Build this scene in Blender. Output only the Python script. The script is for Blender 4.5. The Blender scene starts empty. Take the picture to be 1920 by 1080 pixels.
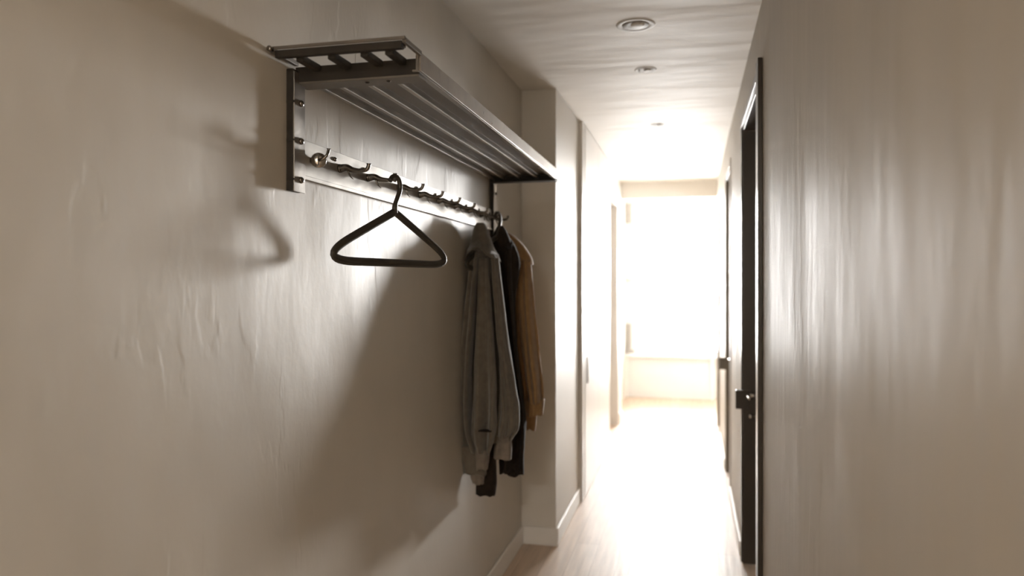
import bpy, math, random
from mathutils import Vector, Matrix, noise
random.seed(7)
C = bpy.context.scene.collection
R = math.radians
PI = math.pi
F = 1400.0
YAW = math.atan(336/1400)
CAMZ = 1.57

def at(u, v, y):
    """point of the photograph at corridor depth y -> world metres"""
    phi = math.atan((u-960)/F)
    a = phi - YAW
    x = y*math.tan(a)
    zc = y/math.cos(a)*math.cos(phi)
    return Vector((x, y, CAMZ + (533-v)/F*zc))

# ------------------------------------------------------------------ materials
def mat(name, col, rough=.5, metal=0.0, bump=None, var=0.0, vscale=3.0, rvar=0.0, stretch=(1, 1, 1), spec=.5, detail=6, weave=0, sheen=0, coat=0, patches=0):
    m = bpy.data.materials.new(name)
    m.use_nodes = True
    n = m.node_tree.nodes; l = m.node_tree.links
    b = n['Principled BSDF']
    b.inputs['Base Color'].default_value = (*col, 1)
    b.inputs['Roughness'].default_value = rough
    b.inputs['Metallic'].default_value = metal
    b.inputs['Specular IOR Level'].default_value = spec
    b.inputs['Sheen Weight'].default_value = sheen
    b.inputs['Coat Weight'].default_value = coat
    tc = n.new('ShaderNodeTexCoord'); mp = n.new('ShaderNodeMapping')
    mp.inputs['Scale'].default_value = stretch
    l.new(tc.outputs['Object'], mp.inputs['Vector'])
    if var:
        t = n.new('ShaderNodeTexNoise'); t.inputs['Scale'].default_value = vscale; t.inputs['Detail'].default_value = detail
        l.new(mp.outputs['Vector'], t.inputs['Vector'])
        r = n.new('ShaderNodeMapRange'); r.inputs['From Min'].default_value = .3; r.inputs['From Max'].default_value = .7
        r.inputs['To Min'].default_value = 1-var; r.inputs['To Max'].default_value = 1+var
        l.new(t.outputs['Fac'], r.inputs['Value'])
        mx = n.new('ShaderNodeVectorMath'); mx.operation = 'SCALE'
        mx.inputs[0].default_value = col
        l.new(r.outputs['Result'], mx.inputs['Scale'])
        l.new(mx.outputs['Vector'], b.inputs['Base Color'])
        if rvar:
            r2 = n.new('ShaderNodeMapRange'); r2.inputs['From Min'].default_value = .3; r2.inputs['From Max'].default_value = .7
            r2.inputs['To Min'].default_value = rough-rvar; r2.inputs['To Max'].default_value = rough+rvar
            l.new(t.outputs['Fac'], r2.inputs['Value']); l.new(r2.outputs['Result'], b.inputs['Roughness'])
    last = None
    for (sc, dist, st, de) in (bump or []):
        m2 = n.new('ShaderNodeMapping'); m2.inputs['Scale'].default_value = st
        l.new(tc.outputs['Object'], m2.inputs['Vector'])
        t = n.new('ShaderNodeTexNoise'); t.inputs['Scale'].default_value = sc; t.inputs['Detail'].default_value = de
        l.new(m2.outputs['Vector'], t.inputs['Vector'])
        bp = n.new('ShaderNodeBump'); bp.inputs['Strength'].default_value = 1; bp.inputs['Distance'].default_value = dist
        l.new(t.outputs['Fac'], bp.inputs['Height'])
        if last: l.new(last.outputs['Normal'], bp.inputs['Normal'])
        last = bp
    if weave:
        w = n.new('ShaderNodeTexWave'); w.inputs['Scale'].default_value = weave; w.inputs['Distortion'].default_value = 1.5
        w.bands_direction = 'Z'
        l.new(tc.outputs['Object'], w.inputs['Vector'])
        bp = n.new('ShaderNodeBump'); bp.inputs['Distance'].default_value = .0012
        l.new(w.outputs['Fac'], bp.inputs['Height'])
        if last: l.new(last.outputs['Normal'], bp.inputs['Normal'])
        last = bp
    if patches:
        # trowel scars: thin steps where a stretched noise crosses its middle, only in some areas
        m2 = n.new('ShaderNodeMapping'); m2.inputs['Scale'].default_value = (1, 1.3, .42)
        l.new(tc.outputs['Object'], m2.inputs['Vector'])
        ds = n.new('ShaderNodeTexNoise'); ds.inputs['Scale'].default_value = 5; ds.inputs['Detail'].default_value = 4
        l.new(m2.outputs['Vector'], ds.inputs['Vector'])
        r = n.new('ShaderNodeValToRGB'); r.color_ramp.elements[0].position = .485; r.color_ramp.elements[1].position = .515
        l.new(ds.outputs['Fac'], r.inputs['Fac'])
        t2 = n.new('ShaderNodeTexNoise'); t2.inputs['Scale'].default_value = 2.3
        l.new(tc.outputs['Object'], t2.inputs['Vector'])
        r2 = n.new('ShaderNodeMapRange'); r2.inputs['From Min'].default_value = .5; r2.inputs['From Max'].default_value = .68
        l.new(t2.outputs['Fac'], r2.inputs['Value'])
        mu = n.new('ShaderNodeMath'); mu.operation = 'MULTIPLY'
        l.new(r.outputs['Color'], mu.inputs[0]); l.new(r2.outputs['Result'], mu.inputs[1])
        bp = n.new('ShaderNodeBump'); bp.inputs['Distance'].default_value = patches
        l.new(mu.outputs['Value'], bp.inputs['Height'])
        if last: l.new(last.outputs['Normal'], bp.inputs['Normal'])
        last = bp
    if last: l.new(last.outputs['Normal'], b.inputs['Normal'])
    return m

M = {}
M['plaster'] = mat('rough_plaster', (.575, .54, .48), .5, var=.07, vscale=2.2, rvar=.07, stretch=(1, 1, .6), spec=.5,
                   bump=[(2.4, .006, (1, 1, .7), 2), (8, .0017, (1, 1.1, .6), 6), (60, .0003, (1, 1, .6), 4)], patches=.0007)
M['plaster_right'] = mat('trowelled_plaster', (.53, .495, .44), .54, var=.07, vscale=2.6, rvar=.06, stretch=(1, 1.6, .35), spec=.5,
                   bump=[(3.2, .004, (1, 1.4, .5), 2), (10, .0013, (1, 1.6, .35), 6), (60, .00025, (1, 2, .4), 4)], patches=.0007)
M['paint'] = mat('smooth_paint', (.68, .65, .60), .5, var=.02, vscale=2, bump=[(40, .0003, (1, 1, 1), 2)])
M['ceil'] = mat('ceiling_plaster', (.80, .77, .72), .62, var=.03, vscale=2, spec=.45, bump=[(1.9, .016, (.55, 1.6, 1), 2), (5, .003, (.45, 1.5, 1), 2)])
M['bay'] = mat('bay_paint', (.69, .685, .67), .6, var=.02, vscale=2, bump=[(40, .0003, (1, 1, 1), 2)])
M['white'] = mat('white_paint', (.80, .78, .75), .4, var=.02, vscale=4)
M['closet'] = mat('closet_lacquer', (.72, .695, .66), .35, var=.02, vscale=3)
M['frame'] = mat('dark_brown_frame', (.045, .033, .022), .32, var=.15, vscale=8, stretch=(1, 1, .2), bump=[(60, .0003, (1, 1, .1), 3)])
M['taupe'] = mat('pale_casing', (.46, .42, .37), .45, var=.03, vscale=6)
M['hazedoor'] = mat('haze_taupe_frame', (.24, .21, .17), .4, var=.08, vscale=6, stretch=(1, 1, .2))  # colour lifted to carry the haze on the far doors; also closet handles
M['steel'] = mat('worn_steel', (.33, .305, .275), .36, metal=.85, var=.22, vscale=14, rvar=.1, bump=[(35, .0006, (1, 1, 1), 5), (160, .0002, (1, 1, 1), 2)])
M['shadesteel'] = mat('dark_shaded_steel', (.032, .027, .022), .55, metal=0, spec=.3, var=.25, vscale=18, rvar=.1, bump=[(50, .0005, (1, 1, 1), 4)])  # steel darkened to paint shade on camera-facing faces; also seams and bolts
M['railsteel'] = mat('brushed_rail', (.40, .375, .34), .42, metal=.65, var=.2, vscale=9, rvar=.08, stretch=(1, 1, 3), bump=[(25, .0006, (1, 1, 1), 5)])
M['slat'] = mat('slat_steel', (.17, .152, .13), .5, metal=.4, var=.2, vscale=10, rvar=.1, stretch=(1, .4, 1), bump=[(40, .0005, (1, .3, 1), 4)])
M['chrome'] = mat('hook_metal', (.22, .20, .18), .2, metal=1.0, var=.12, vscale=30)
M['nickel'] = mat('satin_nickel', (.55, .52, .48), .22, metal=1.0, var=.05, vscale=20)
M['hanger'] = mat('hanger_plastic', (.045, .038, .029), .38, var=.15, vscale=25, bump=[(200, .0001, (1, 1, 1), 2)])
M['greycloth'] = mat('grey_wool', (.135, .115, .090), .9, var=.14, vscale=40, sheen=.3, spec=.2, bump=[(260, .0012, (1, 1, 1), 2), (30, .003, (1, 1, .6), 3)])
M['darkcloth'] = mat('dark_brown_cloth', (.024, .016, .011), .95, var=.2, vscale=30, sheen=.02, spec=.2, bump=[(220, .001, (1, 1, 1), 2), (26, .003, (1, 1, .6), 3)])
M['tancloth'] = mat('tan_canvas', (.31, .18, .078), .85, var=.14, vscale=30, sheen=.2, spec=.25, bump=[(240, .001, (1, 1, 1), 2), (26, .003, (1, 1, .6), 3)])
M['stripe'] = mat('cuff_cloth', (.20, .165, .135), .85, var=.2, vscale=30, sheen=.2, spec=.2, bump=[(220, .001, (1, 1, 1), 2)])
M['curtain'] = mat('grey_shutter', (.34, .32, .29), .6, var=.1, vscale=10)

def wood_floor():
    m = bpy.data.materials.new('oak_planks'); m.use_nodes = True
    n = m.node_tree.nodes; l = m.node_tree.links; b = n['Principled BSDF']
    tc = n.new('ShaderNodeTexCoord'); mp = n.new('ShaderNodeMapping'); mp.inputs['Rotation'].default_value = (0, 0, PI/2)
    l.new(tc.outputs['Object'], mp.inputs['Vector'])
    br = n.new('ShaderNodeTexBrick'); br.inputs['Scale'].default_value = 1
    br.inputs['Brick Width'].default_value = 1.5; br.inputs['Row Height'].default_value = .135
    br.inputs['Mortar Size'].default_value = .0016; br.inputs['Mortar Smooth'].default_value = .3
    br.inputs['Color1'].default_value = (.56, .43, .32, 1); br.inputs['Color2'].default_value = (.64, .51, .395, 1)
    br.inputs['Mortar'].default_value = (.30, .21, .14, 1)
    l.new(mp.outputs['Vector'], br.inputs['Vector'])
    m2 = n.new('ShaderNodeMapping'); m2.inputs['Scale'].default_value = (9, .7, 1)
    l.new(tc.outputs['Object'], m2.inputs['Vector'])
    t = n.new('ShaderNodeTexNoise'); t.inputs['Scale'].default_value = 4; t.inputs['Detail'].default_value = 8
    l.new(m2.outputs['Vector'], t.inputs['Vector'])
    mr = n.new('ShaderNodeMapRange'); mr.inputs['From Min'].default_value = .3; mr.inputs['From Max'].default_value = .7
    mr.inputs['To Min'].default_value = .86; mr.inputs['To Max'].default_value = 1.12
    l.new(t.outputs['Fac'], mr.inputs['Value'])
    sc = n.new('ShaderNodeVectorMath'); sc.operation = 'SCALE'
    l.new(br.outputs['Color'], sc.inputs[0]); l.new(mr.outputs['Result'], sc.inputs['Scale'])
    l.new(sc.outputs['Vector'], b.inputs['Base Color'])
    b.inputs['Roughness'].default_value = .42
    bp = n.new('ShaderNodeBump'); bp.inputs['Distance'].default_value = .0015
    l.new(t.outputs['Fac'], bp.inputs['Height']); l.new(bp.outputs['Normal'], b.inputs['Normal'])
    return m
M['floor'] = wood_floor()

def pane_mat():
    m = bpy.data.materials.new('window_glass'); m.use_nodes = True
    n = m.node_tree.nodes; l = m.node_tree.links
    n.remove(n['Principled BSDF'])
    tr = n.new('ShaderNodeBsdfTransparent'); gl = n.new('ShaderNodeBsdfGlossy'); gl.inputs['Roughness'].default_value = .02
    fr = n.new('ShaderNodeFresnel'); mx = n.new('ShaderNodeMixShader')
    ns = n.new('ShaderNodeTexNoise'); ns.inputs['Scale'].default_value = 2
    mr = n.new('ShaderNodeMapRange'); mr.inputs['To Min'].default_value = .94; mr.inputs['To Max'].default_value = .99
    l.new(ns.outputs['Fac'], mr.inputs['Value']); l.new(mr.outputs['Result'], tr.inputs['Color'])
    l.new(fr.outputs['Fac'], mx.inputs['Fac']); l.new(tr.outputs['BSDF'], mx.inputs[1]); l.new(gl.outputs['BSDF'], mx.inputs[2])
    l.new(mx.outputs['Shader'], n['Material Output'].inputs['Surface'])
    return m
M['glass'] = pane_mat()

# ------------------------------------------------------------------ mesh builder
class MB:
    def __init__(s): s.v = []; s.f = []
    def add(s, vs, fs):
        o = len(s.v); s.v += [Vector(p) for p in vs]; s.f += [tuple(i+o for i in f) for f in fs]; return s
    def box(s, x0, x1, y0, y1, z0, z1, rot=None, piv=None):
        vs = [Vector((x, y, z)) for x in (x0, x1) for y in (y0, y1) for z in (z0, z1)]
        if rot is not None:
            p = Vector(piv); vs = [p + rot @ (v-p) for v in vs]
        return s.add(vs, [(0, 1, 3, 2), (4, 6, 7, 5), (0, 4, 5, 1), (2, 3, 7, 6), (0, 2, 6, 4), (1, 5, 7, 3)])
    def sweep(s, pts, rad, n=12, up=(0, 0, 1), closed=False, sec=None, caps=True):
        """tube along pts; rad = number or list or list of (a,b); sec(theta)->radial factor"""
        pts = [Vector(p) for p in pts]; N = len(pts); up = Vector(up).normalized()
        rings = []
        for i, p in enumerate(pts):
            a = pts[(i-1) % N] if (closed or i > 0) else p
            b = pts[(i+1) % N] if (closed or i < N-1) else p
            t = (b-a).normalized()
            side = t.cross(up)
            if side.length < 1e-4: side = t.cross(Vector((1, 0, .01)))
            side.normalize(); u2 = side.cross(t).normalized()
            r = rad[i] if isinstance(rad, (list, tuple)) and not isinstance(rad, float) and len(rad) == N else rad
            ra, rb = r if isinstance(r, (tuple, list)) else (r, r)
            ring = []
            for k in range(n):
                th = 2*PI*k/n; q = sec(th) if sec else 1
                ring.append(p + side*(ra*q*math.cos(th)) + u2*(rb*q*math.sin(th)))
            rings.append(ring)
        vs = [v for r_ in rings for v in r_]; fs = []
        M_ = N if closed else N-1
        for i in range(M_):
            for k in range(n):
                a = i*n+k; b = i*n+(k+1) % n; c = ((i+1) % N)*n+(k+1) % n; d = ((i+1) % N)*n+k
                fs.append((a, b, c, d))
        if not closed and caps:
            fs.append(tuple(range(n-1, -1, -1))); fs.append(tuple((N-1)*n+k for k in range(n)))
        return s.add(vs, fs)
    def lathe(s, prof, axis, org, n=20):
        """prof = [(distance along axis, radius)]"""
        axis = Vector(axis).normalized(); org = Vector(org)
        a = axis.orthogonal().normalized(); b = axis.cross(a)
        vs = []; fs = []
        for (d, r) in prof:
            for k in range(n):
                th = 2*PI*k/n
                vs.append(org + axis*d + a*(r*math.cos(th)) + b*(r*math.sin(th)))
        for i in range(len(prof)-1):
            for k in range(n):
                fs.append((i*n+k, i*n+(k+1) % n, (i+1)*n+(k+1) % n, (i+1)*n+k))
        fs.append(tuple(range(n-1, -1, -1))); fs.append(tuple((len(prof)-1)*n+k for k in range(n)))
        return s.add(vs, fs)
    def build(s, name, m, parent=None, smooth=False, bevel=0, sub=0):
        org = Vector((0, 0, 0))
        if parent is not None: 
            q = parent
            while q is not None: org += q.location; q = q.parent
        me = bpy.data.meshes.new(name)
        me.from_pydata([tuple(v-org) for v in s.v], [], s.f)
        import bmesh
        bm = bmesh.new(); bm.from_mesh(me); bmesh.ops.recalc_face_normals(bm, faces=bm.faces); bm.to_mesh(me); bm.free()
        me.materials.append(m)
        if smooth:
            for p in me.polygons: p.use_smooth = True
        o = bpy.data.objects.new(name, me); C.objects.link(o)
        if parent is not None: o.parent = parent
        if bevel:
            b = o.modifiers.new('bevel', 'BEVEL'); b.width = bevel; b.segments = 2; b.limit_method = 'ANGLE'
        if sub:
            b = o.modifiers.new('sub', 'SUBSURF'); b.levels = sub; b.render_levels = sub
        return o

def thing(name, loc, label, cat, group=None):
    o = bpy.data.objects.new(name, None); C.objects.link(o); o.location = loc; o.empty_display_size = .1
    o['label'] = label; o['category'] = cat
    if group: o['group'] = group
    return o
def struct(o): o['kind'] = 'structure'; return o
def copy_tree(o, parent=None):
    c = o.copy(); C.objects.link(c); c.parent = parent
    for ch in list(o.children): copy_tree(ch, c)
    return c
def smooth_path(pts, k=8):
    """Catmull-Rom"""
    P = [Vector(p) for p in pts]; P = [2*P[0]-P[1]] + P + [2*P[-1]-P[-2]]; out = []
    for i in range(1, len(P)-2):
        for j in range(k):
            t = j/k; a, b, c, d = P[i-1:i+3]
            out.append(.5*((2*b) + (c-a)*t + (2*a-5*b+4*c-d)*t*t + (3*b-a-3*c+d)*t**3))
    out.append(P[-2]); return out

# ------------------------------------------------------------------ room shell
XL, XP, XR = -1.0, -.79, .285          # left wall, pier and corridor wall, right wall
YB, YP, YE, YF = -3.8, 4.42, 8.75, 10.6
ZC = 2.745
struct(MB().box(-1.6, 2.2, YB-.15, YF+.2, -.1, 0).build('floor', M['floor']))
struct(MB().box(-1.6, .6, YB-.15, YE, ZC, ZC+.12).box(-1.6, 2.2, YE, YF+.2, 2.98, 3.1)
       .box(-1.6, 2.2, YE, YE+.14, 2.56, 3.0).build('ceiling', M['ceil']))
struct(MB().box(-1.2, XL, YB-.15, YP, 0, ZC).build('wall_left', M['plaster']))
# left corridor wall, starting with the pier, with the niche of the beige door
struct(MB().box(-1.2, XP, YP, 7.45, 0, ZC).box(-1.2, XP, 8.4, YE, 0, ZC).box(-1.2, XP, 7.45, 8.4, 2.48, ZC)
       .box(-1.6, -.90, YE, YF, 0, 2.98).build('wall_pier', M['paint']))
rw = MB()
segs = [(YB-.15, 3.3), (4.42, 5.8), (6.52, 7.85), (8.62, YE)]
for a, b in segs: rw.box(XR, XR+.2, a, b, 0, ZC)
for a, b in ((3.3, 4.42), (5.8, 6.52), (7.85, 8.62)): rw.box(XR, XR+.2, a, b, 2.5, ZC)
struct(rw.build('wall_right', M['plaster_right']))
struct(MB().box(-1.2, XR+.2, YB-.15, YB, 0, ZC).build('wall_back', M['paint']))
struct(MB().box(2.0, 2.2, YE-.2, YF, 0, 2.98).box(XR+.2, 2.0, YE-.2, YE, 0, 2.98).build('wall_bay', M['bay']))
# far wall with two window openings (z .60-2.78)
W1 = (-.79, .20); W2 = (.245, .95); WZ = (.60, 2.80)
fw = MB()
fw.box(-1.6, W1[0], YF, YF+.18, 0, 2.98).box(W1[1], W2[0], YF, YF+.18, 0, 2.98).box(W2[1], 2.2, YF, YF+.18, 0, 2.98)
fw.box(W1[0], W1[1], YF, YF+.18, 0, WZ[0]).box(W2[0], W2[1], YF, YF+.18, 0, WZ[0])
fw.box(W1[0], W1[1], YF, YF+.18, WZ[1], 2.98).box(W2[0], W2[1], YF, YF+.18, WZ[1], 2.98)
struct(fw.build('wall_far', M['bay']))
# windows
for i, (a, b) in enumerate((W1, W2)):
    fr = MB(); y0, y1 = YF+.06, YF+.11; t = .045
    fr.box(a, a+t, y0, y1, WZ[0], WZ[1]).box(b-t, b, y0, y1, WZ[0], WZ[1]).box(a+t, b-t, y0, y1, WZ[0], WZ[0]+t).box(a+t, b-t, y0, y1, WZ[1]-t, WZ[1])
    w = struct(fr.build('window_%d' % (i+1), M['white'], bevel=.004))
    g = MB()
    for z in (1.16, 1.61, 2.24): g.box(a+t, b-t, y0+.015, y1-.01, z-.012, z+.012)
    g.build('glazing_bar', M['white'], w)
    MB().box(a+t, b-t, y0+.022, y0+.026, WZ[0]+t, WZ[1]-t).build('pane', M['glass'], w)
struct(MB().box(-.90, 1.1, YF-.17, YF+.06, .56, .60).build('trim_1', M['white'], bevel=.005))
# low panel under the sill, between two white cheeks
lp = MB().box(-.86, .26, YF-.10, YF, .0, .56)
struct(lp.build('trim_2', M['bay'], bevel=.004))
struct(MB().box(-.90, -.86, YF-.16, YF, 0, .56).box(.26, .30, YF-.16, YF, 0, .56).build('trim_3', M['white'], bevel=.003))

# folding shutter leaves at the left of the window
sh = thing('window_shutter', (-.88, YF-.05, .61), 'narrow grey folded shutter beside the left edge of the bright far window', 'shutter')
for z0, z1, w in ((2.42, 2.70, .085), (1.62, 1.83, .07), (.66, 1.02, .075)):
    s_ = MB().box(-.893, -.893+w, YF-.09, YF-.05, z0, z1)
    o = s_.build('shutter_leaf', M['curtain'], sh, bevel=.004)
MB().box(-.895, -.885, YF-.07, YF-.045, .62, 2.72).build('shutter_rail', M['white'], sh)
MB().box(-.893, -.775, YF-.11, YF-.04, .61, .66).build('shutter_foot', M['curtain'], sh, bevel=.004)
cl = MB()
cl.sweep(smooth_path([(-.86, YF-.13, 2.18), (-.862, YF-.135, 2.0), (-.86, YF-.13, 1.8), (-.865, YF-.13, 1.64)], 6), [(.03+.006*math.sin(i*1.3), .02) for i in range(19)], 14, up=(0, 1, 0))
o = cl.build('cloth', M['white'], None, smooth=True)
o['label'] = 'pale white cloth hanging in front of the grey shutter by the far window'; o['category'] = 'cloth'

# baseboards
bh, bt = .108, .014
struct(MB().box(XL, XL+bt, YB, YP-bt, 0, bh).build('baseboard_left', M['white'], bevel=.004))
struct(MB().box(XL, XP+bt, YP-bt, YP, 0, bh).box(XP, XP+bt, YP, 5.34, 0, bh).box(XP, XP+bt, 7.12, 7.40, 0, bh).box(XP, XP+bt, 8.45, YE, 0, bh)
       .build('baseboard_pier', M['white'], bevel=.004))
struct(MB().box(XR-bt, XR, 4.50, 5.72, 0, .085).box(XR-bt, XR, 6.6, 7.78, 0, .085).build('baseboard_right', M['white'], bevel=.004))

# ------------------------------------------------------------------ doors of the right wall
def door_handle(parent, yy, z, m, xs, s=1):
    h = MB()
    h.lathe([(0, .026), (.006, .026), (.008, .022)], (-1, 0, 0), (xs, yy, z))
    h.lathe([(0, .010), (.05, .009)], (-1, 0, 0), (xs, yy, z))
    h.sweep(smooth_path([(xs-.045, yy+.004, z), (xs-.055, yy-.02, z+.001), (xs-.056, yy-.07, z), (xs-.052, yy-.12, z-.002)], 5), (.010, .008), 12)
    h.build('door_handle', m, parent, smooth=True)
    k = MB(); k.lathe([(0, .022), (.006, .022), (.009, .018)], (-1, 0, 0), (xs, yy, z-.115))
    k.lathe([(0, .008), (.028, .008), (.034, .013), (.046, .013), (.05, .009)], (-1, 0, 0), (xs, yy, z-.115))
    k.build('lock_cylinder', m, parent, smooth=True)

def right_door(n, y0, y1, ztop, fm, dm, hm, dep=.075, t=.02, cm=None):
    cm = cm or fm
    lf = MB().box(XR+dep, XR+dep+.04, y0+.045, y1-.045, .006, ztop-.045)
    d = struct(lf.build('door_%d' % n, dm, bevel=.002))
    j = MB()   # jamb lining and casing
    j.box(XR-.002, XR+.2, y1-.04, y1, 0, ztop).box(XR-.002, XR+.2, y0, y0+.04, 0, ztop).box(XR-.002, XR+.2, y0+.04, y1-.04, ztop-.04, ztop)
    j.build('door_frame', fm, d, bevel=.002)
    c = MB()
    c.box(XR-t, XR-.001, y0-.09, y0+.012, 0, ztop+.03)
    q = min(t, .010)
    c.box(XR-q, XR-.001, y0+.012, y1+.03, ztop-.012, ztop+.03).box(XR-q, XR-.001, y1-.012, y1+.03, 0, ztop-.012)
    c.build('door_casing', cm, d, bevel=.002)
    door_handle(d, y1-.10, .955, hm, XR+dep)
    return d
d1 = right_door(1, 3.3, 4.42, 2.47, M['frame'], M['frame'], M['nickel'])
# dark strike box reaching into the corridor
MB().box(XR-.042, XR+.04, 4.372, 4.405, .87, .975).build('lock_box', M['frame'], d1, bevel=.004)
d2 = right_door(2, 5.8, 6.52, 2.47, M['hazedoor'], M['hazedoor'], M['nickel'], t=.007, cm=M['taupe'])
MB().box(XR-.06, XR+.03, 6.45, 6.48, .86, .96).build('lock_box', M['hazedoor'], d2, bevel=.004)
d3 = right_door(3, 7.85, 8.62, 2.42, M['hazedoor'], M['hazedoor'], M['nickel'], t=.007, cm=M['taupe'])

# beige door niche on the left, far end
d4 = struct(MB().box(XP-.15, XP-.11, 7.49, 8.36, .006, 2.44).build('door_4', M['closet'], bevel=.002))
MB().box(XP-.2, XP-.002, 7.45, 7.49, 0, 2.48).box(XP-.2, XP-.002, 8.36, 8.4, 0, 2.48).box(XP-.2, XP-.002, 7.49, 8.36, 2.44, 2.48).build('door_frame', M['closet'], d4, bevel=.002)

# ------------------------------------------------------------------ built-in closet, left
cw = thing('built_in_closet', (XP+.02, 5.36, 0), 'full height pale built-in closet with two flush doors along the left corridor wall', 'closet')
MB().box(XP+.001, XP+.028, 5.36, 5.46, 0.0, ZC-.003).box(XP+.001, XP+.012, 5.46, 7.10, 0, ZC-.003).build('side_panel', M['hazedoor'] if False else M['closet'], cw, bevel=.001)
for y0, y1 in ((5.465, 6.275), (6.281, 7.10)):
    dd = MB().box(XP+.012, XP+.032, y0, y1, .004, ZC-.01).build('door', M['closet'], cw, bevel=.002)
    hy = y0+.10 if y0 < 6 else y1-.32
    MB().box(XP+.032, XP+.040, hy, hy+.022, .83, 1.03).build('handle', M['hazedoor'], dd, bevel=.003)

# ------------------------------------------------------------------ downlights
def downlight(x, y, r, label):
    t = thing('ceiling_downlight', (x, y, ZC), label, 'ceiling light', 'round downlights in the corridor ceiling')
    MB().lathe([(0, r), (.002, r*.985), (.0035, r*.88), (.003, r*.76), (.001, r*.70)], (0, 0, -1), (x, y, ZC), 40).build('trim_ring', M['bay'], t, smooth=True)
    MB().lathe([(.0, r*.70), (.0022, r*.69), (.0015, r*.40), (.0012, r*.36), (.001, r*.0001)], (0, 0, -1), (x, y, ZC), 40).build('reflector', M['curtain'], t, smooth=True)
    MB().lathe([(.001, r*.36), (.005, r*.34), (.007, r*.22), (.0075, .0002)], (0, 0, -1), (x+.01, y, ZC), 24).build('bulb', M['bay'], t, smooth=True)
    return t
downlight(-.245, 3.42, .088, 'round white recessed downlight nearest the camera in the rippled ceiling')
downlight(-.243, 4.15, .060, 'middle small round downlight in the corridor ceiling beyond the largest one')
downlight(-.24, 5.6, .055, 'farthest faint round downlight high in the bright part of the ceiling')

# ------------------------------------------------------------------ coat rack
rack = thing('wall_coat_rack', (XL, 2.7, 1.846), 'steel wall coat rack with slatted hat shelf and long rail of hooks', 'coat rack')
Y0, Y1 = 1.735, 3.70
XF = -.648
for (yb, zl) in ((Y0-.025, 1.806), (Y1-.02, 1.806)):
    MB().box(XL, XL+.0185, yb, yb+.054, zl+.002, 2.118).build('wall_bracket', M['shadesteel'], rack, bevel=.0015)  # body coloured dark for the unlit side of the steel bracket
    br = rack.children[-1]
    MB().box(XL+.0185, XL+.022, yb+.001, yb+.056, zl, 2.112).build('face_plate', M['steel'], br, bevel=.001)
    for z in (2.035, 1.938, 1.838): 
        b = MB(); b.lathe([(0, .0085), (.003, .0085), (.0065, .006), (.0075, .002)], (1, 0, 0), (XL+.022, yb+.034, z), 16).build('bolt', M['chrome'], br, smooth=True)
    for z in (2.035, 1.938, 1.838): MB().box(XL+.001, XL+.0225, yb-.0015, yb+.003, z-.003, z+.001).build('seam', M['shadesteel'], br)
# arms : L section, web facing the viewer and a flange underneath
for yb, s in ((Y0, 1), (Y1-.012, -1)):
    MB().box(XL+.012, XF-.004, yb, yb+.006, 2.088, 2.127).build('shelf_arm', M['shadesteel'], rack, bevel=.001)  # web coloured dark in place of its shade
    MB().box(XL+.012, XF-.004, min(yb, yb+s*.055), max(yb, yb+s*.055)+.004, 2.083, 2.0885).build('arm_flange', M['slat'] if s > 0 else M['shadesteel'], rack, bevel=.001)
for bx in (-.80, -.742): MB().lathe([(0, .006), (.003, .006), (.005, .003)], (0, 0, -1), (bx, Y0+.024, 2.085), 12).build('arm_bolt', M['shadesteel'], rack)
# front lip (channel)
MB().box(XF-.003, XF+.003, Y0-.006, Y1, 2.094, 2.140).box(XF-.010, XF-.003, Y0-.008, Y0-.002, 2.092, 2.140).box(XF-.02, XF-.003, Y0-.006, Y1, 2.093, 2.098).build('front_rail', M['steel'], rack, bevel=.0012)
# thin rim that overhangs the near end
YN = 1.622
MB().box(XL+.004, XF+.004, YN, YN+.005, 2.138, 2.146).box(XF-.006, XF+.004, YN+.006, Y0, 2.132, 2.144).box(XL+.004, XL+.016, YN+.006, Y0+.01, 2.132, 2.144).build('end_rim', M['slat'], rack, bevel=.0015)
MB().box(XL+.017, XF-.007, YN+.006, YN+.022, 2.120, 2.138).build('end_batten', M['shadesteel'], rack, bevel=.001)
MB().lathe([(0, .007), (.012, .007), (.014, .004)], (0, -1, 0), (XL+.012, YN, 2.138), 14).build('rim_screw', M['chrome'], rack, smooth=True)
MB().lathe([(0, .006), (.008, .006), (.010, .003)], (0, 0, -1), (XF-.012, YN+.03, 2.136), 12).build('rim_screw', M['chrome'], rack, smooth=True)
ribs = [-.984, -.926, -.842, -.757, -.694]
for i, x in enumerate(ribs):
    if i: MB().box(x-.010, x+.010, YN+.023, Y0-.001, 2.112, 2.128).build('rib_end', M['shadesteel'], rack, bevel=.002)  # near rib ends darkened as painted shade
    if i < 4: MB().box(x-.0075, x+.0075, Y0+.006, Y1-.014, 2.104, 2.127).build('rib', M['railsteel'], rack, bevel=.003)
for a, b in ((-.973, -.937), (-.914, -.854), (-.830, -.769), (-.745, -.700), (-.694, -.654)):
    MB().box(a, b, Y0+.006, Y1-.014, 2.120, 2.127).build('slat', M['slat'], rack, bevel=.001)
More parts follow.
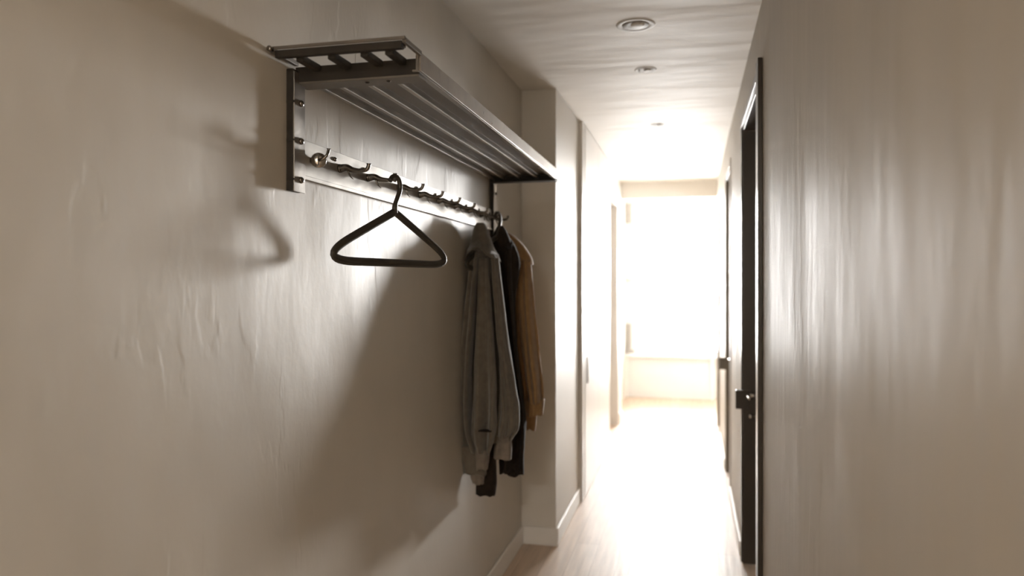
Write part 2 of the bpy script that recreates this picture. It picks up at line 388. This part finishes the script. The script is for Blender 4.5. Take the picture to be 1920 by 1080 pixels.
# hook rail
MB().box(XL, XL+.010, Y0+.03, Y1+.06, 1.852, 1.950).box(XL+.010, XL+.014, Y0+.03, Y1+.06, 1.846, 1.856).box(XL, XL+.010, Y0+.03, Y1+.06, 1.846, 1.852).build('hook_rail', M['railsteel'], rack, bevel=.001)
ZH = 1.905
def make_hook(y, first=False):
    h = MB(); x0 = XL+.010
    h.lathe([(0, .0125), (.004, .0125), (.007, .0105)], (1, 0, 0), (x0, y, ZH), 20)
    pts = smooth_path([(x0+.004, y, ZH), (x0+.022, y, ZH+.002), (x0+.042, y, ZH-.006), (x0+.066, y, ZH-.009), (x0+.084, y, ZH-.006), (x0+.091, y, ZH+.004), (x0+.092, y, ZH+.011)], 5)
    N = len(pts); rad = []
    for i in range(N):
        t = i/(N-1)
        rad.append(.0118-(.0118-.0058)*min(1, t*1.8) if t < .93 else .0068)
    h.sweep(pts, rad, 12, up=(0, 1, 0))
    o = h.build('hook', M['chrome'], rack, smooth=True)
    s = MB(); sp = smooth_path([(x0+.026, y, ZH-.004), (x0+.030, y, ZH-.016), (x0+.036, y, ZH-.026), (x0+.044, y, ZH-.033)], 4)
    s.sweep(sp, [.0035*(1-.75*i/(len(sp)-1)) for i in range(len(sp))], 8, up=(0, 1, 0)).build('spur', M['chrome'], o, smooth=True)
    c = MB().lathe([(0, .0065), (.002, .0062), (.004, .004), (.005, .0015)], (1, 0, 0), (x0, y-.028, ZH+.022), 12).build('screw', M['chrome'], o, smooth=True)
    return o
proto = None
HY = [1.985, 2.18, 2.43, 2.64, 2.85, 3.06, 3.27, 3.47, 3.66]
proto = make_hook(HY[0])
for y in HY[1:]:
    o = copy_tree(proto, rack); o.location = (0, y-HY[0], 0)
# first hook: turned on its large slotted screw head
h = MB(); ax = Vector((.42, -.90, 0)).normalized(); org = Vector((XL+.026, 1.832, 1.902))
h.lathe([(0, .012), (.006, .0195), (.010, .0205), (.013, .019), (.0135, .016), (.0165, .0155), (.019, .011), (.020, .003)], ax, org, 28)
h.box(XL+.008, XL+.034, 1.828, 1.840, 1.894, 1.910)
o1 = h.build('hook', M['nickel'], rack, smooth=True)
sl = MB(); p = org+ax*.0202
side = Vector((ax.y, -ax.x, 0))
for q in (1,):
    vs = [p + side*a*.0016 + Vector((0, 0, b*.014)) + ax*c*.0012 for a in (-1, 1) for b in (-1, 1) for c in (-1, 1)]
    sl.add(vs, [(0, 1, 3, 2), (4, 6, 7, 5), (0, 4, 5, 1), (2, 3, 7, 6), (0, 2, 6, 4), (1, 5, 7, 3)])
sl.build('slot', M['hanger'], o1)
cr = MB(); pp = smooth_path([org+ax*.019+Vector((0, 0, -.001)), org+ax*.022+Vector((.010, 0, .000)), org+ax*.020+Vector((.024, 0, .010)), org+ax*.018+Vector((.027, .004, .024)), org+ax*.018+Vector((.028, .004, .030))], 5)
cr.sweep(pp, [.0042]*(len(pp)-2)+[.0062, .0058], 10, up=(0, 1, 0)).build('prong', M['chrome'], o1, smooth=True)

# ------------------------------------------------------------------ hangers (local frame: s along x, up z, plane normal y)
def make_hanger(name, loc, rz, label):
    t = thing(name, (0, 0, 0), label, 'clothes hanger', 'dark clothes hangers on the hook rail')
    HW = .305
    def rounded(poly, rads, k=8):
        out = []; n = len(poly)
        for i in range(n):
            p = Vector(poly[i]); a = Vector(poly[i-1]); b = Vector(poly[(i+1) % n]); r = rads[i]
            d1 = (a-p).normalized(); d2 = (b-p).normalized(); ang = d1.angle(d2)
            L = min(r/math.tan(ang/2), .48*min((a-p).length, (b-p).length)); 
            s0 = p+d1*L; s1 = p+d2*L
            for j in range(k+1):
                q = j/k; out.append((1-q)**2*s0 + 2*q*(1-q)*p + q*q*s1)
        return out
    poly = [(0, 0, 1.782), (HW*.86, 0, 1.680), (HW*1.09, 0, 1.634), (-HW*1.09, 0, 1.634), (-HW*.86, 0, 1.680)]
    poly = [(0, 0, 1.784), (HW*1.10, 0, 1.6635), (HW*.97, 0, 1.636), (-HW*.97, 0, 1.636), (-HW*1.10, 0, 1.6635)]
    poly = [(0, 0, 1.795), (HW*1.18, 0, 1.636), (-HW*1.18, 0, 1.636)]
    path = rounded([poly[0], poly[1], poly[2]], [.012, .036, .036], 12)
    def sec(th):
        # a groove along the outer and the inner face
        return 1 - .26*math.exp(-((abs(math.cos(th)))/.22)**2)
    bar = MB(); bar.sweep(path, (.0072, .0098), 20, up=(0, 1, 0), closed=True, sec=None)
    # sweep frame: side = t x up lies in the plane, u2 = the normal
    b2 = MB(); b2.sweep(path, (.0122, .0075), 24, up=(0, 1, 0), closed=True, sec=lambda th: 1-.38*math.exp(-(math.cos(th)/.30)**2))
    b2.build('shoulder_frame', M['hanger'], t, smooth=True)
    hk = smooth_path([(0, 0, 1.790), (0, 0, 1.806), (.003, 0, 1.820), (.012, 0, 1.837), (.022, 0, 1.855), (.027, 0, 1.874), (.022, 0, 1.894), (.007, 0, 1.905), (-.012, 0, 1.902), (-.024, 0, 1.889)], 6)
    N = len(hk)
    MB().sweep(hk, [.0092-.0017*min(1, i/14) for i in range(N)], 16, up=(0, 1, 0)).build('hook', M['hanger'], t, smooth=True)
    t.location = loc; t.rotation_euler = (0, 0, rz)
    return t
rz = R(75.3)
h1 = make_hanger('clothes_hanger', (-.896, 2.172, 0), rz, 'empty dark hanger hanging alone in front of the hook rail, left of the jackets')
h1['group'] = 'dark clothes hangers on the hook rail'
h2 = copy_tree(h1); h2.location = (-.896, 3.44, .004)
h2['label'] = 'blurred dark hanger at the far end, its ends showing either side of the jackets'

# ------------------------------------------------------------------ jackets
def loft(name, m, secs, parent, n=72, fold=.10, seed=0, ks=(3, 5, 8), cy=None, hem=.03, topcap=True, sub=10, sq=2.4, wrinkle=.0, lift=0):
    """secs = [(v, uL, uR, y, ry)] silhouettes; a folded closed tube of cloth with a turned-in hem"""
    S = []
    for (v, ul, ur, y, ry) in secs:
        a = at(ul, v, y); b = at(ur, v, y)
        S.append(Vector(((a.x+b.x)/2, y, (a.z+b.z)/2, (b.x-a.x)/2)).to_tuple() + (ry,))
    # resample with Catmull-Rom on 5 numbers
    P = [tuple(2*S[0][i]-S[1][i] for i in range(5))] + S + [tuple(2*S[-1][i]-S[-2][i] for i in range(5))]
    T = []
    for i in range(1, len(P)-2):
        for j in range(sub):
            t = j/sub; a, b, c, d = P[i-1:i+3]
            T.append(tuple(.5*((2*b[q]) + (c[q]-a[q])*t + (2*a[q]-5*b[q]+4*c[q]-d[q])*t*t + (3*b[q]-a[q]-3*c[q]+d[q])*t**3) for q in range(5)))
    T.append(S[-1])
    rnd = random.Random(seed); ph = [rnd.uniform(0, 6.28) for _ in ks]; dr = [rnd.uniform(-2.2, 2.2) for _ in ks]
    vs = []; fs = []; rings = len(T); zt = T[0][2]; zb = T[-1][2]
    def ring(cx, y, z, rx, ry, sc=1, tt=1):
        out = []
        for k in range(n):
            th = 2*PI*k/n; c_, s_ = math.cos(th), math.sin(th)
            e = 2/sq
            ex = math.copysign(abs(c_)**e, c_); ey = math.copysign(abs(s_)**e, s_)
            f = 0
            for q, kk in enumerate(ks):
                w = math.sin(kk*th + ph[q] + dr[q]*(zt-z))
                f += (w - .35*w*w)/(1+.35*q)
            f *= fold*(.35+.65*tt)*.6
            # silhouettes stay, folds work mostly in depth
            p = Vector((cx + rx*sc*ex*(1+.18*f), y + ry*sc*ey*(1+f*1.6) + abs(rx)*.25*f*(.0), z))
            nz = noise.noise(Vector((p.x*16+seed, p.y*16, p.z*9)))*.008 + noise.noise(Vector((p.x*45, p.y*45+seed, p.z*30)))*.0025*(1+wrinkle)
            d = Vector((ex*.35, ey, 0)); 
            if d.length > 0: d.normalize()
            zz = noise.noise(Vector((c_*1.5+seed, s_*1.5, 3.3)))*.012*tt
            out.append(p + d*nz*(.3+.7*tt) + Vector((0, 0, zz + lift*tt*tt*(1-abs(c_))*(1 if s_ < 0 else 0))))
        return out
    for i, (cx, y, z, rx, ry) in enumerate(T):
        vs += ring(cx, y, z, rx, ry, 1, i/(rings-1))
    cx, y, z, rx, ry = T[-1]
    vs += ring(cx, y, z-.002, rx, ry, .965, 1)
    vs += ring(cx, y, z+hem, rx, ry, .90, 1)
    rings += 2
    for i in range(rings-1):
        for k in range(n): fs.append((i*n+k, i*n+(k+1) % n, (i+1)*n+(k+1) % n, (i+1)*n+k))
    fs.append(tuple(range(n-1, -1, -1))); fs.append(tuple((rings-1)*n+k for k in range(n)))
    return MB().add(vs, fs).build(name, m, parent, smooth=True)

def flap(name, m, pts_px, y, thick, parent, bow=.02, nu=16, nv=12, seed=0):
    """a cloth panel between four image corners (TL, TR, BR, BL), bowed towards the viewer, real thickness"""
    TL, TR, BR, BL = [at(u, v, yy) for (u, v, yy) in pts_px]
    vs = []; fs = []
    for s in (0, 1):
        for j in range(nv+1):
            for i in range(nu+1):
                a, b = i/nu, j/nv
                p = (TL*(1-a)+TR*a)*(1-b) + (BL*(1-a)+BR*a)*b
                w = math.sin(PI*a)*bow
                p = p + Vector((0, -w + s*thick + .004*math.sin(9*a+seed+3*b), .0))
                vs.append(p)
    W = nu+1; K = W*(nv+1)
    for j in range(nv):
        for i in range(nu):
            a = j*W+i; fs.append((a, a+1, a+W+1, a+W)); fs.append((K+a, K+a+W, K+a+W+1, K+a+1))
    edge = [i for i in range(nu+1)] + [j*W+nu for j in range(1, nv+1)] + [nv*W+i for i in range(nu-1, -1, -1)] + [j*W for j in range(nv-1, 0, -1)]
    for q in range(len(edge)):
        a, b = edge[q], edge[(q+1) % len(edge)]; fs.append((a, a+K, b+K, b))
    return MB().add(vs, fs).build(name, m, parent, smooth=True)

# grey jacket
g = thing('grey_jacket', (-.90, 3.28, 1.84), 'long grey wool jacket nearest on the rail, hanging from its collar', 'jacket')
Yg = 3.30
loft('torso', M['greycloth'], [(428, 890, 910, Yg, .030), (455, 884, 922, Yg, .045), (490, 882, 934, Yg, .055), (540, 880, 939, Yg, .050), (600, 874, 945, Yg, .055),
     (660, 869, 954, Yg, .06), (720, 868, 963, Yg, .065), (770, 870, 970, Yg, .065), (800, 874, 970, Yg, .065), (826, 888, 958, Yg, .07)], g, fold=.32, seed=3, ks=(4, 7, 11), n=110)
loft('collar', M['greycloth'], [(418, 894, 908, Yg-.02, .018), (426, 889, 912, Yg-.02, .032), (445, 885, 919, Yg-.02, .052), (462, 881, 926, Yg-.02, .062), (478, 875, 934, Yg-.03, .082), (490, 872, 938, Yg-.03, .092)], g, fold=.10, seed=5, ks=(2, 3, 5), hem=.03, lift=.065)
loft('sleeve', M['greycloth'], [(470, 886, 898, Yg-.05, .025), (520, 878, 896, Yg-.07, .035), (600, 868, 891, Yg-.085, .04), (680, 861, 886, Yg-.09, .045), (760, 857, 884, Yg-.09, .045),
     (810, 857, 889, Yg-.08, .045), (842, 861, 900, Yg-.06, .04)], g, fold=.6, sq=1.9, seed=11, ks=(2, 3, 5))
loft('cuff', M['greycloth'], [(834, 859, 902, Yg-.06, .044), (860, 862, 908, Yg-.06, .046), (886, 867, 913, Yg-.06, .044)], g, fold=.10, seed=12, ks=(2, 4, 7))
loft('sleeve', M['greycloth'], [(484, 899, 916, Yg-.06, .02), (540, 897, 919, Yg-.105, .035), (620, 895, 925, Yg-.13, .045), (700, 892, 930, Yg-.14, .055), (770, 889, 932, Yg-.145, .06),
     (815, 889, 928, Yg-.14, .05), (850, 896, 920, Yg-.12, .035)], g, fold=.55, sq=1.9, seed=21, ks=(2, 3, 5))
loft('cuff', M['stripe'], [(842, 892, 918, Yg-.09, .035), (860, 893, 917, Yg-.09, .036), (878, 894, 915, Yg-.09, .035)], g, fold=.12, seed=24, ks=(2, 4, 7))
loft('front_panel', M['greycloth'], [(484, 922, 935, Yg-.05, .03), (540, 926, 941, Yg-.07, .04), (620, 932, 950, Yg-.085, .045), (700, 938, 962, Yg-.09, .05), (760, 938, 971, Yg-.095, .05),
     (800, 931, 971, Yg-.09, .045), (818, 932, 962, Yg-.07, .04)], g, fold=.65, sq=1.9, seed=31, ks=(2, 3, 6))
loft('cuff', M['stripe'], [(812, 934, 956, Yg-.02, .035), (832, 928, 960, Yg-.02, .038), (858, 926, 960, Yg-.02, .038)], g, fold=.12, seed=34, ks=(2, 4, 7))
loft('inner_sleeve', M['darkcloth'], [(780, 890, 926, Yg+.02, .03), (860, 886, 930, Yg+.02, .035), (900, 892, 932, Yg+.02, .04), (926, 894, 929, Yg+.02, .04)], g, fold=.08, seed=37, ks=(2, 3, 5))
loft('lining', M['stripe'], [(870, 884, 912, Yg-.03, .035), (890, 882, 908, Yg-.03, .038), (904, 888, 906, Yg-.03, .036)], g, fold=.06, seed=38, ks=(2, 3, 5), hem=.02)
pk = MB(); a = at(897, 808, Yg-.19); b = at(921, 806, Yg-.19)
pk.box(a.x, b.x, Yg-.197, Yg-.15, a.z-.002, a.z+.002)
pk.build('pocket', M['darkcloth'], g, bevel=.0015)
pk = MB().sweep([Vector((-.905+.012*math.cos(t), 3.28, 1.862+.030*math.sin(t))) for t in [PI*.0+PI*i/12 for i in range(13)]], .002, 8, up=(0, 1, 0)).build('hanging_loop', M['greycloth'], g, smooth=True)

# dark jacket on the far hanger
d = thing('dark_jacket', (-.88, 3.47, 1.82), 'dark brown jacket hanging between the grey jacket and the tan jacket', 'jacket')
Yd = 3.51
loft('torso', M['darkcloth'], [(428, 932, 944, Yd, .02), (440, 926, 951, Yd, .04), (462, 922, 966, Yd, .06), (500, 920, 974, Yd, .07), (560, 922, 966, Yd, .07), (640, 924, 968, Yd, .07), (700, 928, 975, Yd, .07),
     (770, 932, 985, Yd, .07), (830, 935, 983, Yd, .065), (886, 938, 979, Yd, .06)], d, fold=.22, seed=41, ks=(3, 5, 8))
loft('collar', M['darkcloth'], [(424, 933, 944, Yd-.03, .02), (434, 928, 949, Yd-.03, .04), (452, 926, 956, Yd-.03, .055), (470, 928, 962, Yd-.03, .06)], d, fold=.12, seed=42, ks=(2, 3, 5))
loft('sleeve', M['darkcloth'], [(470, 936, 958, Yd-.06, .03), (560, 936, 962, Yd-.07, .04), (700, 944, 974, Yd-.07, .045), (800, 950, 983, Yd-.07, .045), (885, 946, 981, Yd-.07, .04)], d, fold=.7, sq=2.0, seed=44, ks=(2, 3, 6))
# tan jacket
t = thing('tan_jacket', (-.85, 3.75, 1.78), 'tan canvas jacket with ribbed cuff, farthest of the hanging jackets', 'jacket')
Yt = 3.74
loft('torso', M['tancloth'], [(440, 938, 955, Yt, .02), (455, 938, 976, Yt, .045), (480, 940, 992, Yt, .06), (520, 945, 997, Yt, .065), (600, 950, 1001, Yt, .065), (680, 958, 1010, Yt, .065), (745, 965, 1015, Yt, .06), (772, 975, 1010, Yt, .05)], t, fold=.2, seed=51, ks=(3, 5, 8))
loft('collar', M['tancloth'], [(436, 940, 954, Yt-.05, .02), (446, 938, 968, Yt-.05, .045), (462, 938, 984, Yt-.05, .065), (482, 944, 995, Yt-.05, .07), (496, 952, 998, Yt-.05, .07)], t, fold=.16, seed=52, ks=(2, 3, 5))
loft('sleeve', M['tancloth'], [(488, 968, 996, Yt-.08, .03), (540, 966, 1001, Yt-.09, .045), (600, 968, 1007, Yt-.09, .05), (660, 972, 1014, Yt-.09, .05), (710, 978, 1020, Yt-.09, .05), (752, 984, 1022, Yt-.09, .045)], t, fold=.9, sq=2.0, seed=53, ks=(2, 4, 7))
loft('cuff', M['tancloth'], [(748, 986, 1021, Yt-.09, .042), (762, 986, 1020, Yt-.09, .044), (778, 987, 1018, Yt-.09, .042)], t, fold=.08, seed=54, ks=(3, 6, 11))
loft('sleeve', M['tancloth'], [(700, 984, 1006, Yt-.02, .03), (770, 985, 1006, Yt-.02, .032), (806, 987, 1002, Yt-.02, .028)], t, fold=.1, seed=55, ks=(2, 3, 5))

# ------------------------------------------------------------------ light
w = bpy.data.worlds.new('sky'); bpy.context.scene.world = w; w.use_nodes = True
n = w.node_tree.nodes; l = w.node_tree.links
bg = n['Background']; bg.inputs['Color'].default_value = (1.0, .985, .968, 1); bg.inputs['Strength'].default_value = 35.0
for (a, b) in (W1, W2):
    li = bpy.data.lights.new('window_portal', 'AREA'); li.shape = 'RECTANGLE'; li.size = b-a; li.size_y = WZ[1]-WZ[0]
    li.cycles.is_portal = True
    o = bpy.data.objects.new('window_portal', li); C.objects.link(o)
    o.location = ((a+b)/2, YF+.16, sum(WZ)/2); o.rotation_euler = (R(-90), 0, 0)
# added fill light, unseen, under the hall ceiling behind the camera
li = bpy.data.lights.new('rear_fill', 'AREA'); li.shape = 'DISK'; li.size = .35; li.energy = 75; li.color = (1, .95, .88)
o = bpy.data.objects.new('rear_fill', li); C.objects.link(o); o.location = (-.35, -3.0, 2.70)

sun = bpy.data.lights.new('low_sun', 'SUN'); sun.energy = 3.7; sun.angle = R(4.6); sun.color = (1, .975, .945)
o = bpy.data.objects.new('low_sun', sun); C.objects.link(o); o.location = (1, 13, 3)
o.rotation_euler = Vector((-.165, -1, -.028)).to_track_quat('-Z', 'Y').to_euler()
# ------------------------------------------------------------------ camera
cam = bpy.data.cameras.new('camera'); co = bpy.data.objects.new('camera', cam); C.objects.link(co)
co.location = (0, 0, CAMZ); co.rotation_euler = (PI/2, 0, YAW)
cam.sensor_width = 36; cam.lens = F/1920*36; cam.shift_y = -7/1920
cam.clip_start = .02
cam.dof.use_dof = True; cam.dof.focus_distance = 2.25; cam.dof.aperture_fstop = 1.7
s = bpy.context.scene; s.camera = co
s.view_settings.view_transform = 'Standard'; s.view_settings.look = 'None'; s.view_settings.gamma = 1
s.view_settings.use_curve_mapping = False
s.view_settings.exposure = .54
s.cycles.use_denoising = True
s.cycles.max_bounces = 12; s.cycles.diffuse_bounces = 8; s.cycles.glossy_bounces = 5
s.cycles.caustics_reflective = True
s.cycles.sample_clamp_indirect = 20
